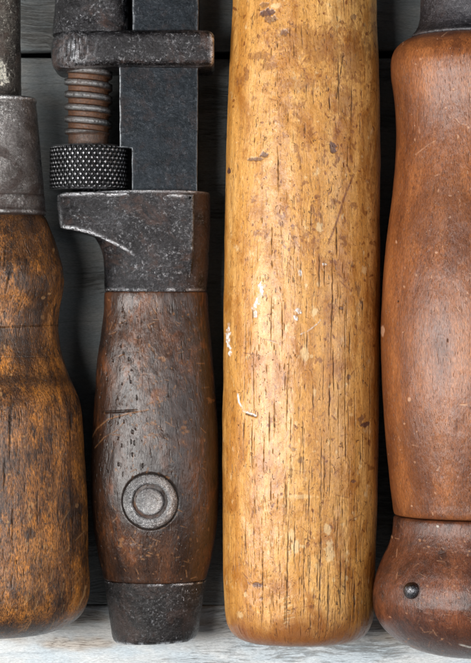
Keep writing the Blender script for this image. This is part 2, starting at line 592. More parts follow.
M_red = mat_oldwood('polished_red_wood', [(.32, (.160, .048, .015)), (.5, (.25, .080, .023)), (.68, (.35, .122, .036))],
                    (.085, .026, .011), (.50, .21, .065), blotch=.45, fib_k=.45, dirt=.30, rough=(.28, .42), bump=.8, spec=.5,
                    fs=(.8, .05), blo=(.012, .008), streak=.15, pore=.6, off=14.0, scratch=(.62, .36, .22), coat=.5, crough=(.18, .30), grain=(.66, 1.28))
M_knob = mat_oldwood('darkened_red_wood', [(.32, (.075, .022, .010)), (.5, (.14, .041, .016)), (.68, (.24, .078, .030))],
                     (.030, .012, .008), (.34, .13, .06), blotch=.85, fib_k=.45, dirt=.55, rough=(.24, .42), bump=1.1, spec=.55,
                     fs=(.6, .05), blo=(.016, .022), streak=.2, pore=.5, off=21.0, scratch=(.50, .25, .13), coat=.55, crough=(.18, .32))
M_steel = mat_metal('worn_dark_steel', (.020, .018, .020), (.062, .060, .065), (.90, .91, .95), rust=.5, rough=(.18, .34), bump=1.0, sp=.34, spark=.42, oil=.38, off=1)
M_blue = mat_metal('blued_steel', (.011, .0135, .016), (.019, .023, .028), (.34, .36, .38), oil=.12, scrk=.3, rust=.10, rough=(.30, .42), bump=.3, sp=.3, spark=.10, off=7, rs=.05, grain=(.8, 1.2))
M_cap = mat_metal('blackened_steel', (.016, .0135, .013), (.045, .039, .038), (.8, .8, .83), rust=.3, rough=(.20, .36), bump=.9, sp=.3, spark=.25, oil=.5, off=15)
M_thread = mat_metal('rusty_thread_steel', (.05, .045, .043), (.11, .10, .095), (.6, .6, .6), rustc=(.135, .050, .015), rust=.35, rough=(.3, .5), bump=.7, sp=.5, spark=.4, off=23)
M_knurl = mat_metal('knurled_steel', (.018, .018, .019), (.04, .04, .042), (.50, .50, .52), rust=.1, rough=(.25, .42), bump=.3, sp=.6, spark=.2, off=27)
M_ferrule = mat_metal('pitted_ferrule_steel', (.11, .098, .09), (.32, .30, .29), (.9, .9, .9), rustc=(.042, .019, .012), rust=.9, rough=(.18, .34), bump=.7, sp=.4, spark=.6, off=33, rs=.022)
M_shaft = mat_metal('pitted_shaft_steel', (.05, .042, .036), (.16, .14, .12), (.9, .86, .75), rustc=(.07, .035, .02), rust=.7, rough=(.26, .48), bump=1.3, sp=.4, spark=.7, off=39, rs=.05)
M_neck = mat_metal('dark_neck_steel', (.05, .046, .054), (.10, .095, .105), (.6, .6, .62), rust=.35, rough=(.32, .5), bump=.8, sp=.35, spark=.4, off=45)
M_pin = mat_metal('polished_pin_steel', (.06, .06, .066), (.12, .12, .13), (.8, .8, .82), rust=.1, rough=(.10, .22), bump=.4, sp=.5, spark=.4, off=50)
M_board = mat_board('whitewashed_wood', 1.0, (.98, 1.0, 1.02), 0.0)
M_board_dark = mat_board('dark_painted_wood', .34, (1.0, 1.0, .98), 0.15)  # same board colours multiplied down to a darker tone


def dents(L, amp=.6, f=.03, fy=.015, seed=3):
    L.push(amp * (fbm(L.S * f, L.Y * fy, seed, 4) - .5) * 2)


# ================================================================== the board
def board(name, y0, y1, zt=0.0, seed=0, mat=None, stain_shade=False):
    nx, ny = (900, 160) if stain_shade else (240, 90)
    xs = np.linspace(-1500, 1970, nx)
    r = 3.0
    # cross-section (y,z) loop: rounded upper edges
    sec = [(y0, -70), (y0, zt - r)]
    for k in range(1, 5):
        a = k / 4 * math.pi / 2
        sec.append((y0 + r * (1 - math.cos(a)), zt - r + r * math.sin(a)))
    for q in np.linspace(y0 + r, y1 - r, ny)[1:-1]:
        sec.append((q, zt))
    for k in range(0, 5):
        a = (1 - k / 4) * math.pi / 2
        sec.append((y1 - r * (1 - math.cos(a)), zt - r + r * math.sin(a)))
    sec.append((y1, -70))
    sec = np.array(sec); m = len(sec)
    X = np.repeat(xs[:, None], m, 1); Y = np.repeat(sec[None, :, 0], nx, 0); Z = np.repeat(sec[None, :, 1], nx, 0)
    dz = -np.abs(fbm(X * .004, Y * .03, seed) - .5) * 2.5
    Z = Z + dz * (Z > -50)
    Y = Y + (fbm(X * .01, Y * 0 + seed, seed + 3) - .5) * 3 * ((np.abs(Y - y0) < 5) | (np.abs(Y - y1) < 5))
    P = np.stack([X.ravel(), Y.ravel(), Z.ravel()], 1)
    i = np.arange(nx - 1)[:, None]; j = np.arange(m)[None]; j2 = (j + 1) % m
    q = np.stack([i * m + j, i * m + j2, (i + 1) * m + j2, (i + 1) * m + j], -1).reshape(-1, 4)
    f = 1.0
    org = (0, -((y0 + y1) / 2 - CY0) * K, 0)
    at = None
    if stain_shade:
        lim = 641 + 14 * (fbm(X * .012 + 4, Y * .01, 7) - .5) * 2 + 4 * (fbm(X * .1, Y * .1, 9) - .5)
        at = {'stain_shade': sstep(lim + 3, lim - 3, Y) * (.35 + .6 * sstep(.4, .6, fbm(X * .03, Y * .12, 22)))}
    o = link_mesh(name, P, q, mat or M_board, None, 0, at, origin=org)
    o['kind'] = 'structure'
    return o


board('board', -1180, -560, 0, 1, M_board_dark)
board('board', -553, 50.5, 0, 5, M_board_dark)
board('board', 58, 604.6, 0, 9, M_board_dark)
board('board', 605.5, 1210, 0, 14, M_board, True)
board('board', 1217, 1880, 0, 19)
base = board('table_base', -1180, 1880, -74, 30)
for v in base.data.vertices:
    v.co.z = v.co.z if v.co.z > -72 * K else v.co.z
base.location.z = -0.2 * K
base.data.transform(__import__('mathutils').Matrix.Translation((0, 0, 0)))
for v in base.data.vertices:
    if v.co.z > -72 * K:
        v.co.z = -110 * K

# ================================================================== screwdriver
SD = -4.0
ZS = 84
scr = empty('screwdriver', SD, 400, 'screwdriver with pitted steel ferrule and scorched orange-brown wooden grip, at the left edge', 'screwdriver', ZS)
L = Loft([(-60, SD, .1), (-60, SD, 24), (0, SD, 24.3), (50, SD, 24.6), (99, SD, 24.8), (110, SD, 24.8), (110, SD, .1)], ZS, step=.8, ntop=150, nbot=24)
dents(L, .5, .1, .05, 4)
L.blob('edge', 5, 78, 5, 9, .9, 1.0); L.blob('edge', 2, 66, 3, 5, .8, .8)
L.build('shaft', M_shaft, scr, ZS)
L = Loft([(97.5, SD, .1), (97.5, SD, 36), (98, SD, 39), (100, SD, 41), (102.5, SD, 40.6), (104, SD, 39.8), (106, SD, 40.2), (130, SD, 42.5), (160, SD, 45), (190, SD, 47.6), (194, SD, 47.9), (195.2, SD, 47.3), (196.4, SD, 48), (209, SD, 49), (212, SD, 50), (214.5, SD, 49.6), (216, SD, 47), (217, SD, 40), (217, SD, .1)], ZS, step=.7, ntop=190, nbot=30)
dents(L, .5, .06, .05, 6)
L.mask('edge')[:] = np.exp(-((L.Y - 100) / 1.8) ** 2) * (L.r[:, None] > 38) + .8 * np.exp(-((L.Y - 212.8) / 1.2) ** 2)
L.mask('rust')[:] = .85 * np.exp(-((L.Y - 195.2) / 1.0) ** 2) + .35 * sstep(.5, .62, fbm(L.S * .04, L.Y * .03, 12)) * (L.Y > 106)
L.build('ferrule', M_ferrule, scr, ZS)
hp = [(213.5, SD, .1), (213.5, SD, 44), (215, SD, 47), (219, SD, 50.5), (226, SD, 53.5), (240, SD, 58.5), (255, SD, 63), (268, SD, 66.6), (280, SD, 67.8), (290, SD, 67), (303, SD, 64),
      (315, SD, 62.2), (328, SD, 61.7), (345, SD, 63.5), (360, SD, 67), (374, SD, 72), (386, SD, 77.5), (396, SD, 82), (406, SD, 85), (418, SD, 86.6), (450, SD, 88.3), (500, SD, 91),
      (560, SD, 93), (582, SD, 93.3), (594, SD, 92.6), (605, SD, 90.2), (614, SD, 85.5), (622, SD, 77), (628.5, SD, 65), (633, SD, 50), (636, SD, 28), (637, SD, .1)]
L = Loft(hp, ZS, ratio=.9, step=.75, ntop=300, nbot=60)
dents(L, 1.1, .035, .022, 8); dents(L, .35, .15, .05, 88)
for i in range(330):
    y = rng.uniform(395, 610)
    L.dash('dark', rng.uniform(-130, 140), y, rng.uniform(4, 20), rng.uniform(.4, 1.0), rng.uniform(-.12, .12), rng.uniform(.3, .9), wob=.5)
for i in range(60):
    y = rng.uniform(235, 380)
    L.dash('dark', rng.uniform(-90, 95), y, rng.uniform(4, 22), rng.uniform(.4, .9), rng.uniform(-.5, .5), rng.uniform(.2, .7), wob=.5)
for x, y, l in ((17, 428, 60), (18, 412, 26), (73, 425, 30), (20, 520, 40), (12, 470, 40), (10, 258, 26), (14, 280, 30), (5, 268, 30)):
    L.dash('dark', x, y, l, 1.5, rng.uniform(-.25, .05) if y < 300 else 0, .95, True, .8)
L.line('dark', [(-40, 327), (10, 327), (40, 326), (58, 325)], .6, .5)
L.line('dark', [(-40, 356), (30, 357), (60, 356)], .4, .25)
rs = L.Y
L.mask('stain_shade')[:] = np.clip(.9 * np.exp(-((rs - 379 - 4 * (fbm(L.S * .05, L.Y * 0, 2) - .5)) / 7.5) ** 2) + .8 * sstep(606, 624, rs) + .85 * sstep(240, 219, rs) + .5 * np.exp(-((rs - 345) / 14) ** 2) * sstep(.4, .6, fbm(L.S * .03, L.Y * .04, 45)) + .45 * np.exp(-((rs - 262) / 22) ** 2) * sstep(.42, .6, fbm(L.S * .04, L.Y * .03, 46))
                             + .65 * sstep(.55, .68, fbm(L.S * .03, L.Y * .02, 41)), 0, 1)  # blackened patches, plus painted shade on the rounded bottom end
L.blob('stain_shade', 20, 232, 22, 5, .9, .7); L.blob('stain_shade', 37, 528, 6, 6, .95, .5); L.blob('stain_shade', 45, 560, 16, 12, .5, .9); L.blob('stain_shade', 5, 340, 12, 14, .9, .6)
for i in range(70):
    L.blob('pale', rng.uniform(-80, 85), rng.uniform(240, 620), rng.uniform(.7, 1.8), rng.uniform(.8, 3), rng.uniform(.3, .8), .6)
for i in range(26):
    y = rng.uniform(500, 625); x = rng.uniform(20, 82)
    L.line('pale', [(x, y), (x + rng.uniform(2, 8), y - rng.uniform(3, 16))], .45, .6)
L.line('pale', [(87, 584), (85, 594), (79, 606)], .9, .9)
L.push(-.35 * L.mask('dark'))
L.build('grip', M_driver, scr, ZS)

# ================================================================== monkey wrench
ZW = 60
wr = empty('monkey_wrench', 152, 380, 'monkey wrench of dark steel with knurled nut and dark wooden grip with round rivet', 'wrench', ZW)
# wooden grip
hp = [(291.5, 155.5, .1), (291.5, 155.5, 49), (293, 155.5, 51.5), (310, 155.8, 52.3), (330, 155.5, 54.5), (360, 155, 58), (400, 155, 61), (440, 154.8, 63.2), (470, 154.3, 64.2),
      (500, 154.5, 63.5), (530, 155, 61), (555, 155, 57), (573, 155, 52.4), (578.6, 155, 51), (579.6, 155, 49.8), (581, 155, 48), (581, 155, .1)]
L = Loft(hp, 56, ratio=.87, expo=2.15, step=.75, ntop=260, nbot=50)
dents(L, 1.2, .035, .02, 18); dents(L, .4, .14, .07, 19)
for i in range(240):
    L.dash('dark', rng.uniform(-90, 90), rng.uniform(300, 570), rng.uniform(3, 14), rng.uniform(.4, .9), rng.uniform(-.15, .15), rng.uniform(.3, .9), wob=.4)
for i in range(60):
    L.blob('dark', rng.uniform(100, 145), rng.uniform(300, 480), rng.uniform(.4, .9), rng.uniform(.6, 2.6), .8, .9)
L.line('dark', [(104, 411), (122, 410), (139, 409)], 1.2, .7)
L.line('pale', [(92, 438), (98, 428), (110, 418), (130, 412), (150, 408)], .7, .8)
L.line('pale', [(96, 447), (106, 436), (120, 428)], .5, .7)
for i in range(170):
    x = rng.normal(160, 24); y = rng.uniform(300, 575)
    a = rng.uniform(0, 6.28); l = rng.uniform(1.5, 8)
    L.line('pale', [(x, y), (x + l * math.cos(a), y + l * math.sin(a))], rng.uniform(.35, .6), rng.uniform(.25, .8))
for i in range(120):
    L.blob('pale', rng.normal(158, 28), rng.uniform(300, 575), rng.uniform(.4, 1.1), rng.uniform(.5, 1.8), rng.uniform(.2, .7), .9)
for x, y, w, h in ((150, 421, 14, 3), (152, 432, 8, 4), (146, 545, 10, 10), (186, 430, 3, 8), (163, 358, 3, 2), (210, 400, 3, 3), (122, 538, 4, 4)):
    for i in range(10):
        L.blob('pale', x + rng.normal(0, w * .6), y + rng.normal(0, h * .6), rng.uniform(.8, 2.4), rng.uniform(.6, 1.6), rng.uniform(.3, .7), .9)
dw = np.hypot((L.X - 152), (L.Y - 498))  # distance for the rings that paint recess shade around the washer
L.mask('stain_shade')[:] = np.clip(.8 * np.exp(-((dw - 29) / 4.5) ** 2) * (L.nz > 0) + .7 * sstep(.5, .64, fbm(L.S * .025, L.Y * .015, 71)), 0, 1)
L.push(-.6 * np.exp(-((dw - 27.4) / .9) ** 2) * (L.nz > 0))
L.mask('dark')[:] = np.maximum(L.mask('dark'), np.exp(-((dw - 27.2) / 1.0) ** 4) * (L.nz > 0) * (dw < 28.6))
L.push(-.35 * L.mask('dark'))
grip = L.build('grip', M_wrench_wood, wr, ZW)
# steel strip of the tang showing along the right side of the grip
# end cap
hp = [(579.5, 155, .1), (579.5, 155, 49), (580.4, 155, 51), (590, 155.3, 49.8), (605, 155.2, 47.6), (625, 155, 44.6), (636, 154.8, 42.8), (639.6, 154.6, 41), (641.2, 154.5, 38.5), (641.6, 154.5, 30), (641.2, 154.5, .1)]
L = Loft(hp, 54, ratio=.90, expo=2.25, step=.6, ntop=240, nbot=40)
L.X += 0; L.Y += -(L.X - 155) * .035 * sstep(600, 640, L.Y)
dents(L, .7, .08, .06, 28)
L.mask('edge')[:] = np.clip(.9 * np.exp(-((L.Y + (L.X - 155) * .035 - 640.3) / 1.4) ** 2) * sstep(.35, .6, fbm(L.S * .2, L.Y * 0, 3)) + .7 * np.exp(-((L.Y - 581) / .9) ** 2) * sstep(.45, .6, fbm(L.S * .12, L.Y * 0, 8)), 0, 1)
L.mask('rust')[:] = .3 * sstep(.55, .7, fbm(L.S * .05, L.Y * .05, 4)) * (L.X < 140)
L.build('end_cap', M_cap, wr, ZW)


def disc(name, cx, cy, prof, mat, parent, zref, bend=0.0, n=120, tiltx=0.0, sx=1.0, sy=1.0, seed=1, am=.3, attrs=None):
    """surface of revolution about the viewing axis; prof rows (radius, z)"""
    pr = np.array(prof, float)
    t = np.concatenate([[0], np.cumsum(np.hypot(np.diff(pr[:, 0]), np.diff(pr[:, 1])) + 1e-4)])
    q = np.linspace(0, t[-1], max(int(t[-1] / .7), 12))
    R = pchip(t, pr[:, 0], q)[:, None]; Z = pchip(t, pr[:, 1], q)[:, None]
    th = np.linspace(0, 2 * math.pi, n, endpoint=False)[None]
    wob = 1 + .02 * (fbm(np.cos(th) * 2 + 5, np.sin(th) * 2 + 5, seed) - .5) * 2
    X = R * np.cos(th) * sx * wob; Y = R * np.sin(th) * sy * wob
    Zz = Z + 0 * th - bend * (X / 28.0) ** 2 + am * (fbm(X * .25 + 9, Y * .25 + 9, seed) - .5) * 2
    c, s = math.cos(tiltx), math.sin(tiltx)
    z0 = pr[:, 1].min()
    X2 = X * c + (Zz - z0) * s; Z2 = -X * s + (Zz - z0) * c + z0
    P = np.stack([(X2 + cx).ravel(), (Y + cy).ravel(), Z2.ravel()], 1)
    nr, nc = Zz.shape
    i = np.arange(nr - 1)[:, None]; j = np.arange(nc)[None]; j2 = (j + 1) % nc
    qd = np.stack([i * nc + j, (i + 1) * nc + j, (i + 1) * nc + j2, i * nc + j2], -1).reshape(-1, 4)
    ed = np.repeat(np.exp(-((R - pr[:, 0].max() * .93) / 2.0) ** 2), nc, 1) * .0
    return link_mesh(name, P, qd[:, ::-1], mat, parent, zref, {'edge': ed})


ZT = 57.2 + 63.5 * .87
M_washer = mat_metal('hammered_washer_steel', (.32, .31, .31), (.66, .65, .65), (.95, .95, .97), rust=.2, rough=(.18, .34), bump=1.2, sp=.4, spark=.45, off=53)
wa = disc('rivet_washer', 152, 498, [(.05, ZT + 1.0), (15, ZT - 3), (16.2, ZT - 3), (17.2, ZT + 1.2), (20, ZT + 3.6), (21.5, ZT + 3.4), (25.4, ZT + 1.2), (26.6, ZT - 1.2), (26.6, ZT - 9)], M_washer, grip, ZW, bend=3.6, seed=4, am=.5)
wa.parent = grip
disc('rivet', 151.5, 498, [(.05, ZT + 5.4), (6, ZT + 5.2), (11, ZT + 4.4), (13, ZT + 2.6), (13.6, ZT - .6), (13.6, ZT - 6)], M_washer, grip, ZW, seed=8, am=.45, bend=.8)

# head: rounded socket body plus flat-faced arm
hp = [(192.5, 150, .1), (192.5, 150, 58)]
for y, a, b in ((193.6, 88, 209.5), (200, 88, 210.2), (226, 88, 210), (234, 91.5, 209.6), (240, 96, 209.4), (246, 99.6, 209.2), (253, 102.3, 209), (262, 103.6, 208.6), (275, 104.2, 208), (287, 104.2, 207), (291, 105, 206.4), (292.2, 107, 204.5)):
    hp.append((y, (a + b) / 2, (b - a) / 2))
hp.append((292.5, 155.5, .1))
yy_ = sample_profile(hp, .7)[0]
rz_ = np.minimum(sample_profile(hp, .7)[2], 49.5 - 3.5 * sstep(238, 272, yy_))
L = Loft(hp, 54, rz=rz_, expo=2.55, step=.7, ntop=240, nbot=40)
dents(L, .7, .05, .05, 33)
L.mask('rust')[:] = .62 * sstep(188, 200, L.X) * sstep(.30, .55, fbm(L.X * .08, L.Y * .05, 5) + .1)
L.mask('edge')[:] = .5 * np.exp(-((L.Y - 193.6) / 1.2) ** 2) + .5 * np.exp(-((L.Y - 290.2) / 1.2) ** 2) * sstep(.45, .6, fbm(L.X * .1, L.Y * .1, 6))
head = L.build('fixed_head', M_steel, wr, ZW)
arc = [(129, 253.5), (121, 248.5), (112, 243.6), (102, 239.2), (92, 235.4), (82, 232.2), (72, 229.8), (64, 228.6), (60, 227.6), (58.4, 225)]
out = [(57, 214), (55.8, 203), (55.5, 196), (57, 193.2), (62, 192), (90, 191.8), (140, 192.4), (194, 194)] + [(194.5, 230), (193.5, 262), (190, 280), (160, 284), (146, 276), (138.5, 266), (133.5, 259)] + arc
plate('arm', out, 30, 104.6, 3.0, M_steel, head, 100, seed=3, grid_noise=.6,
      zfun=lambda x, y: -11 * sstep(244, 280, y) - 15 * sstep(76, 54, x) ** 1.6,
      efun=lambda x, y: np.clip(1 - .85 * sstep(180, 188, x) - .85 * sstep(63, 58, x) - .95 * sstep(249, 258, y) + .0 * x, 0, 1))

# shank bar with the notch that clears the nut
bar = plate('shank_bar', [(119, 34), (198.3, 34), (198, 100), (197.4, 200), (131.5, 200), (131.3, 148.5), (119.3, 147.5)], 24, 90, 1.3, M_blue, wr, 90, seed=6, grid_noise=.35, efun=lambda x, y: .25 + .3 * (x < 125))
plate('upper_shank', [(131.5, -60), (199, -60), (198.6, 42), (132, 42)], 24, 94, 2.2, M_blue, bar, 94, seed=16, grid_noise=.3, efun=lambda x, y: .3 + 0 * x)

# movable jaw: upper block and rounded cross flange
L = Loft([(-60, 91.3, .1), (-60, 91.3, 37.6), (0, 91.3, 38), (18, 91.2, 38.4), (32, 91, 39.2), (34, 91, 39), (34, 91, .1)], 52, ratio=1.28, expo=3.4, step=.8, ntop=200, nbot=30)
dents(L, 1.1, .06, .05, 91)
L.mask('edge')[:] = .5 * np.exp(-((L.X - 127.5) / 1.2) ** 2) * sstep(.4, .6, fbm(L.X * .2, L.Y * .2, 2))
jaw = L.build('movable_jaw', M_steel, wr, 80)


def flange():
    nx, m = 260, 90
    xs = np.linspace(0, 1, nx)
    xs = 48.5 + (214 - 48.5) * (0.5 - 0.5 * np.cos(np.pi * xs)) * .5 + (214 - 48.5) * xs * .5
    yt = pchip([48.5, 51, 56, 62, 75, 120, 170, 205, 211, 214], [44, 35, 29.5, 26.5, 26.3, 27.6, 27.2, 27.8, 29.5, 33], xs)
    yb = pchip([48.5, 50, 53, 58, 66, 120, 170, 205, 211, 214], [52, 62, 66.5, 68.6, 68.4, 66, 66.6, 66.6, 65.8, 62.5], xs)
    zt = pchip([48.5, 50, 55, 64, 76, 95, 150, 209, 212.5, 214], [74, 84, 95, 103, 107, 107.5, 107.5, 107, 105, 102], xs)
    th = np.linspace(0, 2 * math.pi, m, endpoint=False)
    e = 2 / 5.5
    sy = np.sign(np.sin(th)) * np.abs(np.sin(th)) ** e
    cz = np.sign(np.cos(th)) * np.abs(np.cos(th)) ** e
    yc = (yt + yb) / 2; ry = (yb - yt) / 2
    zb = 1.0
    zc = (zt + zb) / 2; rz = (zt - zb) / 2
    X = np.repeat(xs[:, None], m, 1)
    Y = yc[:, None] + ry[:, None] * sy[None]
    Z = zc[:, None] + rz[:, None] * cz[None]
    Z += .9 * (fbm(X * .07, Y * .09, 51) - .5) * 2 * (cz[None] > 0)
    Y += .6 * (fbm(X * .07, Z * .09, 55) - .5) * 2
    X = np.concatenate([np.full((1, m), 48.5), X, np.full((1, m), 214.0)])
    Y = np.concatenate([np.full((1, m), yc[0]), Y, np.full((1, m), yc[-1])])
    Z = np.concatenate([np.full((1, m), zc[0]), Z, np.full((1, m), zc[-1])])
    nr = nx + 2
    P = np.stack([X.ravel(), Y.ravel(), Z.ravel()], 1)
    i = np.arange(nr - 1)[:, None]; j = np.arange(m)[None]; j2 = (j + 1) % m
    q = np.stack([i * m + j, (i + 1) * m + j, (i + 1) * m + j2, i * m + j2], -1).reshape(-1, 4)
    top = (Z > 96)
    ed = .9 * np.exp(-((X - 212.5) / 2.2) ** 2) * top + .55 * top * (np.exp(-((Y - 66.0) / 1.2) ** 2) + .6 * np.exp(-((Y - 29.5) / 1.1) ** 2)) + .75 * np.exp(-((X - 76) / 14) ** 2) * np.exp(-((Y - 50) / 15) ** 2) * sstep(.47, .6, fbm(X * .5, Y * .5, 8, 3))  # worn rims, plus a speckled highlight painted on the left bulb
    return link_mesh('cross_flange', P, q[:, ::-1], M_steel, jaw, 104, {'edge': np.clip(ed, 0, 1)})


flange()

# adjusting screw with real thread and the knurled nut
SX, SZ = 88.7, 64
y = np.linspace(60, 150, 300)
th = np.linspace(-math.pi, math.pi, 120, endpoint=False)
Yg, Tg = np.meshgrid(y, th, indexing='ij')
ph = ((Yg - 68.5) / 12.4 - Tg / (2 * math.pi)) % 1.0
crest = sstep(.0, .13, ph) * sstep(.68, .55, ph)
thr = crest * sstep(136.5, 133, Yg)
R = 20.2 + 3.8 * thr
R = R + .25 * (fbm(Yg * .4, Tg * 6, 9) - .5)
X = SX + R * np.sin(Tg); Z = SZ + R * np.cos(Tg)
nr, nc = X.shape
i = np.arange(nr - 1)[:, None]; j = np.arange(nc)[None]; j2 = (j + 1) % nc
q = np.stack([i * nc + j, (i + 1) * nc + j, (i + 1) * nc + j2, i * nc + j2], -1).reshape(-1, 4)
screw = link_mesh('adjusting_screw', np.stack([X.ravel(), Yg.ravel(), Z.ravel()], 1), q, M_thread, wr, ZW,
                  {'rust': np.clip((1 - thr) * .95 * sstep(137, 132, Yg) + .6 * sstep(132, 137, Yg) + .25 * sstep(.4, .65, fbm(Yg * .2, Tg * 3, 5)), 0, 1), 'edge': .5 * np.exp(-((ph - .36) / .09) ** 2) * thr})
# nut
yy = np.concatenate([[146.4], np.arange(146.4, 190.6, .38), [190.6]])
th = np.linspace(-math.pi, math.pi, 900, endpoint=False)
Yg, Tg = np.meshgrid(yy, th, indexing='ij')
RN = 39.6
s = Tg * RN
u = (s / 6.55 + Yg / 8.2); w = (s / 6.55 - Yg / 8.2)
nper = round(2 * math.pi * RN / 5.7) / (2 * math.pi)
u = Tg * nper + Yg / 8.2; w = Tg * nper - Yg / 8.2
tri = lambda a: 1 - 2 * np.abs((a % 1.0) - .5) * 1.0
hk = np.minimum(1 - tri(u), 1 - tri(w))      # 0 in the cut lines .. peaks in diamond centres
hk = 1 - np.maximum(np.abs(2 * ((u % 1) - .5)), np.abs(2 * ((w % 1) - .5)))
hk = np.clip(hk * 1.35, 0, .92)
endf = sstep(146.4, 149, Yg) * sstep(190.6, 188, Yg)
R = RN - 2.6 + 2.6 * hk * endf - 1.2 * (1 - endf) + .5 * (vnoise(Yg * .25, Tg * 5, 4) - .5)
R[0] = 18; R[-1] = 18
X = SX + .3 + R * np.sin(Tg); Z = SZ + R * np.cos(Tg)
nr, nc = X.shape
i = np.arange(nr - 1)[:, None]; j = np.arange(nc)[None]; j2 = (j + 1) % nc
q = np.stack([i * nc + j, (i + 1) * nc + j, (i + 1) * nc + j2, i * nc + j2], -1).reshape(-1, 4)
link_mesh('knurled_nut', np.stack([X.ravel(), Yg.ravel(), Z.ravel()], 1), q, M_knurl, screw, ZW,
          {'edge': np.clip(sstep(.62, .9, hk) * endf * (.35 + .9 * vnoise(Yg * .12, Tg * 4, 14)) + .7 * np.exp(-((Yg - 147) / .8) ** 2) + .7 * np.exp(-((Yg - 190) / .8) ** 2), 0, 1), 'rust': .0 * hk})

# ================================================================== hammer handle
ZH = 70
hp = [(-60, 304.6, .1), (-60, 304.6, 71)]
for y, a, b in ((0, 233, 376.5), (50, 230.2, 378.2), (100, 228, 379.4), (200, 225.8, 380), (330, 223.6, 380), (450, 222.6, 378.6), (550, 223, 375.8), (600, 224.4, 373.8), (612, 225.0, 373.2), (622, 226.6, 371.6), (630, 230, 368.2), (636, 235.5, 362.8), (640, 243.5, 355), (641.8, 253, 345), (642.4, 268, 331)):
    hp.append((y, (a + b) / 2, (b - a) / 2))
hp.append((642.8, 299.5, .1))
ham_org = tuple(to_world(np.array([[300., 330., 0.]]), ZH)[0])
L = Loft(hp, ZH, ratio=.9, expo=2.08, step=.58, ntop=500, nbot=60)
dents(L, 1.3, .03, .013, 58); dents(L, .45, .12, .05, 59)
# pore dashes along wandering columns
cols = np.concatenate([np.arange(-105, 110, 6.3) + rng.uniform(-2, 2, 35)])
for i in range(800):
    a = cols[rng.randint(len(cols))] + rng.normal(0, 1.1)
    y = rng.uniform(-40, 632)
    l = rng.choice([3, 5, 8, 13, 20], p=[.28, .27, .22, .15, .08]) * rng.uniform(.8, 1.3)
    L.dash('dark', a, y, l, rng.uniform(.35, .8), rng.uniform(-.05, .05), rng.uniform(.35, 1), wob=.3)
for i in range(260):
    a = rng.uniform(-60, 95); y = rng.uniform(480, 628)
    L.dash('dark', a, y, rng.uniform(5, 16), rng.uniform(.35, .7), 0, rng.uniform(.4, .9), wob=.3)
for x, y0, y1, w in ((277, 150, 200, 1.0), (271, 225, 258, .9), (303, 128, 140, 1.2), (345, 148, 172, 1.0), (336, 60, 118, .8), (349, 90, 130, .8), (327, 100, 118, .9), (334, 222, 260, 1.4), (330, 258, 330, .9), (317, 256, 290, 1.1), (322, 262, 288, 1),
                     (309, 210, 235, .9), (299, 262, 284, .8), (271, 262, 270, 1), (281, 300, 350, .7), (305, 330, 352, .9), (331, 345, 400, .9), (273.5, 396, 436, 1.2), (289, 412, 440, .7), (327, 372, 428, 1.1), (343, 420, 462, .9),
                     (360, 300, 318, 1.2), (347, 330, 356, .8), (286, 506, 622, 1.1), (293, 510, 560, .8), (307, 470, 520, .8), (318, 500, 618, 1.2), (302, 552, 612, .9), (326, 560, 626, 1), (338, 540, 612, 1.2), (343, 555, 600, .8), (352, 570, 618, 1.2),
                     (262, 538, 616, .9), (340, 488, 520, .9), (263, 430, 470, .7), (322, 445, 500, .8), (358, 440, 462, 1.0), (245, 520, 548, .7), (311, 380, 410, .8), (354, 530, 560, .9), (250, 330, 352, .6), (290, 460, 480, .6)):
    L.dash('dark', x, (y0 + y1) / 2, y1 - y0, w, rng.uniform(-.02, .02), 1.0, True, .5)
L.line('stain_shade', [(351, 178), (342, 200), (335, 222), (326, 246)], 1.1, 1.0)
L.line('dark', [(341, 60), (338, 80), (334, 104)], .7, .8)
for x, y, a, b, k in ((266, 20, 8, 4.5, .95), (270, 27, 6, 4, .7), (283, 40, 4.5, 4, .7), (264, 12, 5, 3, .6), (330.5, 152, 4.2, 5.5, .95), (264, 159, 5, 2.5, .9), (256, 163, 8, 1.8, .8), (228.8, 172, 1.6, 3.2, 1), (363.5, 423, 5, 3.2, 1), (359, 418, 3, 4, .7),
                     (299, 457, 3.2, 3.5, .55), (292, 446, 3, 2, .5), (257, 579, 5.5, 2.6, .9), (261, 592, 2, 2.4, .7), (351, 478, 3.2, 1.5, .8), (338, 309, 2.6, 2, .8), (356, 290, 2.2, 7, .6), (352, 23, 3, 3, .6), (346, 376, 2, 3, .8)):
    L.blob('violet', x, y, a, b, k, .75)
for x, y, a, b, k in ((320, 60, 30, 14, .5), (300, 45, 34, 12, .5), (340, 110, 12, 16, .5), (262, 62, 12, 5, .6), (246, 78, 3, 9, .7), (268, 72, 7, 4, .6), (296, 90, 22, 7, .45), (352, 60, 14, 26, .55), (288, 112, 10, 4, .4), (365, 150, 8, 50, .35), (240, 84, 5, 5, .5)):
    L.blob('stain_shade', x, y, a, b, k, 1.0)
for i in range(420):
    L.blob('stain_shade', 232 + 142 * rng.beta(1.5, 1.0), rng.uniform(-20, 260) if i < 260 else rng.uniform(250, 640), rng.uniform(.5, 1.3), rng.uniform(.6, 2.6), rng.uniform(.6, 1.0), 1.5, ang=rng.uniform(-.7, .7))
for i in range(85):
    y = rng.uniform(300, 625)
    L.dash('dark', rng.choice([-62, -50, -30, -14, 2, 8, 18, 26, 34, 41, 47, 55, 66, 78]) + rng.normal(0, 1.0), y, rng.uniform(18, 60), rng.uniform(.5, .9), rng.uniform(-.02, .02), rng.uniform(.7, 1))
for i in range(120):
    L.blob('stain_shade', 240 + 132 * rng.beta(1.6, 1.0), rng.uniform(-20, 250) if i < 95 else rng.uniform(250, 640), rng.uniform(.8, 3.4), rng.uniform(1, 5), rng.uniform(.3, .8), 1.8, ang=rng.uniform(-.7, .7))
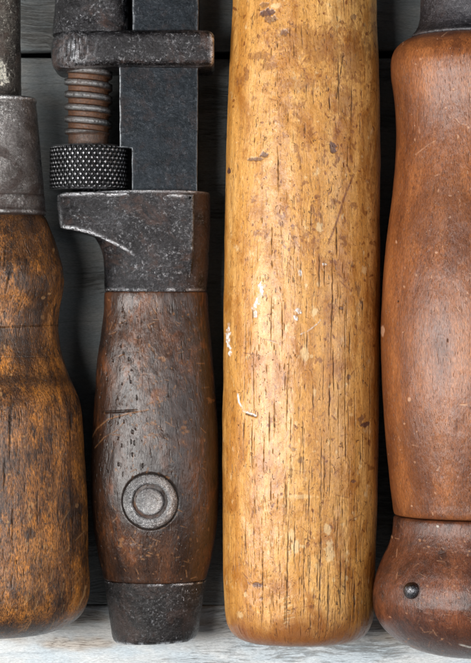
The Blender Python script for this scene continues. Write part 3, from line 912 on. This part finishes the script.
for i in range(90):
    L.line('stain_shade', [(p := rng.uniform(235, 372), q_ := rng.uniform(0, 635)), (p + rng.normal(0, 6), q_ + rng.normal(0, 5))], rng.uniform(.4, .8), rng.uniform(.4, .9))
L.mask('stain_shade')[:] = np.maximum(L.mask('stain_shade'), .95 * sstep(596, 634, L.Y + 30 * (fbm(L.S * .05, L.Y * .04, 6) - .5)))
for x, y, a, b, k in ((317, 230, 3.8, 4.3, .6), (362, 271, 3, 4, .5), (327, 545, 5, 11, .6), (294, 541, 4, 7, .8), (303, 352, 4, 9, .6), (312, 312, 3, 5, .8), (275, 14, 5, 3, .7), (290, 530, 3, 6, .5), (325, 524, 4, 6, .6), (298, 492, 16, 2, .4), (240, 610, 3, 4, .4)):
    L.blob('pale', x, y, a, b, k, .6)
for i in range(50):
    L.blob('pale', rng.uniform(235, 370), rng.uniform(10, 600), rng.uniform(.8, 2), rng.uniform(.8, 2.6), rng.uniform(.25, .6), 1.1)
L.blob('white', 260.5, 290, 3.2, 6, 1, 1.2, ang=.3); L.blob('white', 257, 302, 2.8, 9, 1, .9, ang=.35); L.blob('white', 255, 314, 1.8, 4, .9, .8)
L.blob('white', 296, 312, 3.0, 4.5, .95, 1.3); L.blob('white', 294, 318, 2, 2.5, .8, 1); L.blob('white', 228.5, 338, 2.2, 9, .9, 1.3); L.blob('white', 230, 352, 1.8, 5, .85, 1.2); L.blob('white', 229, 328, 1.2, 4, .8, 1)
L.line('white', [(299, 334), (306, 331), (315, 324), (318, 320)], .6, .6); L.line('white', [(268, 340), (276, 343)], .5, .4)
L.line('white', [(237.6, 393), (239, 401), (243, 408)], .9, 1.0); L.line('white', [(243, 409), (255, 413.5)], 1.1, 1.1); L.line('dark', [(246, 412.5), (256, 415)], .9, 1)
L.blob('white', 322, 266, 2.6, 1.6, .8, .9); L.blob('white', 298, 274, 1.6, 3.5, .6, .9)
for k in range(7):
    L.line('pale', [(281 + rng.normal(0, 1), 592 + k * 4), (288 + rng.normal(0, 1.5), 589.5 + k * 4 + rng.normal(0, .6))], .45, .6)
L.mask('white')[:] *= .25 + .75 * sstep(.40, .52, fbm(L.X * .55, L.Y * .35, 66, 3))
L.push(-.25 * L.mask('dark') + .25 * L.mask('white') - .4 * L.mask('violet'))
ho = bpy.data.objects.new('tmp', None); COL.objects.link(ho); ho.location = ham_org
ham = L.build('hammer_handle', M_ash, ho, ZH)
ham.parent = None
ham.location = ham_org
bpy.data.objects.remove(ho)
tag(ham, label='pale yellow varnished hammer handle with dark pore dashes and white paint flecks', category='handle')

# ================================================================== turned red-brown handle
TX = 478.0
ZR = 105
tu = empty('turned_tool_handle', TX, 340, 'thick turned red-brown tool handle with rounded butt and small steel pin at right edge', 'tool handle', ZR)
L = Loft([(-60, TX, .1), (-60, TX, 57), (0, TX, 57), (16, TX, 57.6), (25, TX, 59.4), (31, TX, 62.6), (34.5, TX, 65.5), (36, TX, 66.4), (37.6, TX, 65), (38, TX, 58), (38, TX, .1)], ZR, step=.8, ntop=220, nbot=30)
dents(L, .5, .05, .05, 61)
L.mask('edge')[:] = .25 * np.exp(-((L.Y - 35.6) / 1.2) ** 2)
L.build('ferrule', M_neck, tu, ZR)
hp = [(36.5, TX, .1), (36.5, TX, 62), (37.5, TX, 66.5), (40, TX, 72), (44, TX, 78), (50, TX, 83), (57, TX, 85.8), (65, TX, 86.7), (75, TX, 86.3), (90, TX, 84.3), (110, TX, 82.2), (135, TX, 81.3), (160, TX, 82.2), (190, TX, 85),
      (230, TX, 90), (280, TX, 95), (330, TX, 97), (380, TX, 96), (430, TX, 93), (470, TX, 89), (500, TX, 85.3), (513.5, TX, 83.4), (514.6, TX, 82.4), (515.2, TX, 79), (515.2, TX, .1)]
L = Loft(hp, ZR, step=.8, ntop=300, nbot=50)
dents(L, .9, .03, .012, 63); dents(L, .22, .14, .05, 64)
for i in range(420):
    L.dash('dark', rng.uniform(-140, 60), rng.uniform(60, 510), rng.uniform(3, 16), rng.uniform(.3, .5), 0, rng.uniform(.15, .5), wob=.3)
for i in range(30):
    x = rng.uniform(395, 478); y = rng.uniform(45, 505); a = rng.uniform(-1.5, 1.5); l = rng.uniform(1, 7)
    L.line('pale', [(x, y), (x + l * math.cos(a), y - l * math.sin(a))], rng.uniform(.3, .5), rng.uniform(.3, .8))
for pts in ([(412, 158), (424, 149)], [(424, 149), (430, 146)], [(452, 402), (460, 401)], [(415, 131), (416, 137)], [(436, 44), (446, 36)], [(463, 400), (466, 398)]):
    L.line('pale', pts, .45, .6)
L.blob('pale', 405, 398, 1.4, 2.4, .9, .4); L.blob('pale', 455, 402, 4, 1.2, .8, .6); L.blob('dark', 395, 302, 1, 1.2, 1, .3); L.blob('dark', 440, 340, .8, 1.6, .9, .3); L.blob('pale', 382, 330, 1.5, 6, .7, .6)
L.mask('stain_shade')[:] = np.clip(.85 * sstep(47, 38, L.Y + 8 * (fbm(L.S * .06, L.Y * .05, 7) - .5)) + .6 * np.exp(-((L.Y - 514) / 1.5) ** 2), 0, 1)
L.mask('stain_shade')[:] = np.maximum(L.mask('stain_shade'), .45 * sstep(.52, .68, fbm(L.S * .016 + 7, L.Y * .009, 83)) + .5 * np.exp(-((L.Y - 506) / 9) ** 2) * sstep(.4, .6, fbm(L.S * .05, L.Y * .05, 84)))
for i in range(140):
    L.blob('stain_shade' if i % 3 else 'pale', rng.uniform(388, 478), rng.uniform(40, 510), rng.uniform(.4, 1.0), rng.uniform(.5, 1.8), rng.uniform(.4, .9), .9)
L.blob('stain_shade', 450, 52, 5, 8, .7, .9); L.blob('stain_shade', 404, 82, 4, 6, .5, .9); L.blob('stain_shade', 425, 50, 12, 4, .5, .9); L.blob('stain_shade', 399, 56, 5, 6, .6, .8)
L.push(-.4 * L.mask('dark'))
L.build('grip', M_red, tu, ZR)
hp = [(515.6, TX, .1), (515.6, TX, 80), (516.2, TX, 82.6), (518, TX, 84), (530, TX, 85.4), (545, TX, 89.2), (558, TX, 95), (570, TX, 100), (583, TX, 103.6), (598, TX, 105.3), (611, TX, 103.6), (623, TX, 98.4),
      (634, TX, 89), (643, TX, 76), (649.5, TX, 61), (654, TX, 42), (656.4, TX, 20), (657, TX, .1)]
L = Loft(hp, ZR, step=.75, ntop=300, nbot=50)
dents(L, .9, .03, .03, 67); dents(L, .3, .14, .08, 68)
for i in range(70):
    x = rng.uniform(385, 478); y = rng.uniform(520, 650); a = rng.uniform(0, 6.3); l = rng.uniform(1, 8)
    L.line('pale', [(x, y), (x + l * math.cos(a), y - l * math.sin(a))], rng.uniform(.25, .4), rng.uniform(.2, .6))
for i in range(40):
    L.blob('pale', rng.uniform(385, 478), rng.uniform(520, 650), rng.uniform(.5, 1.4), rng.uniform(.5, 1.4), rng.uniform(.4, .9), .6)
L.blob('white', 432, 521, 1.1, 1.1, .9, .2)
L.line('white', [(452, 634), (462, 637), (471, 635)], 1.0, .7)
L.mask('stain_shade')[:] = np.clip(.75 * sstep(.44, .56, fbm(L.S * .03 + 3, L.Y * .02, 77)) * sstep(578, 560, L.Y) + .8 * sstep(612, 628, L.Y + 14 * (fbm(L.S * .04, L.Y * .04, 7) - .5)) + .35 * (L.Y < 570), 0, 1)  # brown stain above; the underside's shade is painted in below
dpin = np.hypot((L.S + 42.6 / 57.3 * np.median(L.r)) * 1.0, L.Y - 583)
L.blob('stain_shade', 406.0, 583, 9, 12, .8, .6)
knob = L.build('end_knob', M_knob, tu, ZR)
al = math.radians(-42.4)
RR = 105.6
pin = disc('pin', TX - 1.0 + math.sin(al) * (RR - 3), 583, [(.05, 7.6), (3, 7.2), (5.4, 6.0), (7.2, 4.0), (8.2, 1.6), (8.2, -2)], M_pin, knob, ZR, tiltx=al, n=48, seed=3, am=.15)
for v in pin.data.vertices:
    v.co.z += (ZR + math.cos(al) * (RR - 3)) * K * (D - ZR) / D

# ================================================================== light
def softbox(name, x, y, z, w, h, watts, col, target=(235, 331, 60)):
    ld = bpy.data.lights.new(name, 'AREA')
    ld.shape = 'RECTANGLE'; ld.size = w * K; ld.size_y = h * K; ld.energy = watts; ld.color = col
    o = bpy.data.objects.new(name, ld)
    COL.objects.link(o)
    p = Vector(((x - CX0) * K, -(y - CY0) * K, z * K))
    t = Vector(((target[0] - CX0) * K, -(target[1] - CY0) * K, target[2] * K))
    o.location = p
    o.rotation_euler = (t - p).to_track_quat('-Z', 'Y').to_euler()
    return o


softbox('softbox_left', -1265, 440, 1850, 560, 2500, 5.0, (1, .985, .96))
softbox('softbox_right', 1750, 400, 1950, 380, 1800, 1.0, (.93, .96, 1))
softbox('softbox_bottom', 300, 2300, 1500, 1600, 700, .15, (.95, .98, 1))

w = bpy.data.worlds.new('World'); scene.world = w
w.use_nodes = True
bg = w.node_tree.nodes['Background']
bg.inputs[0].default_value = (.75, .85, 1, 1)
bg.inputs[1].default_value = .05

# ================================================================== camera
cd = bpy.data.cameras.new('camera')
cam = bpy.data.objects.new('camera', cd)
COL.objects.link(cam)
cam.location = (0, 0, D * K)
cam.rotation_euler = (0, 0, 0)
cd.sensor_fit = 'VERTICAL'
cd.sensor_height = 24
cd.sensor_width = 36
cd.lens = 24 * D / 663.0
cd.clip_start = .01
cd.clip_end = 100
scene.camera = cam
scene.render.resolution_x = 727; scene.render.resolution_y = 1024
scene.view_settings.view_transform = 'Standard'
scene.view_settings.look = 'None'
scene.view_settings.exposure = 0
scene.view_settings.gamma = 1
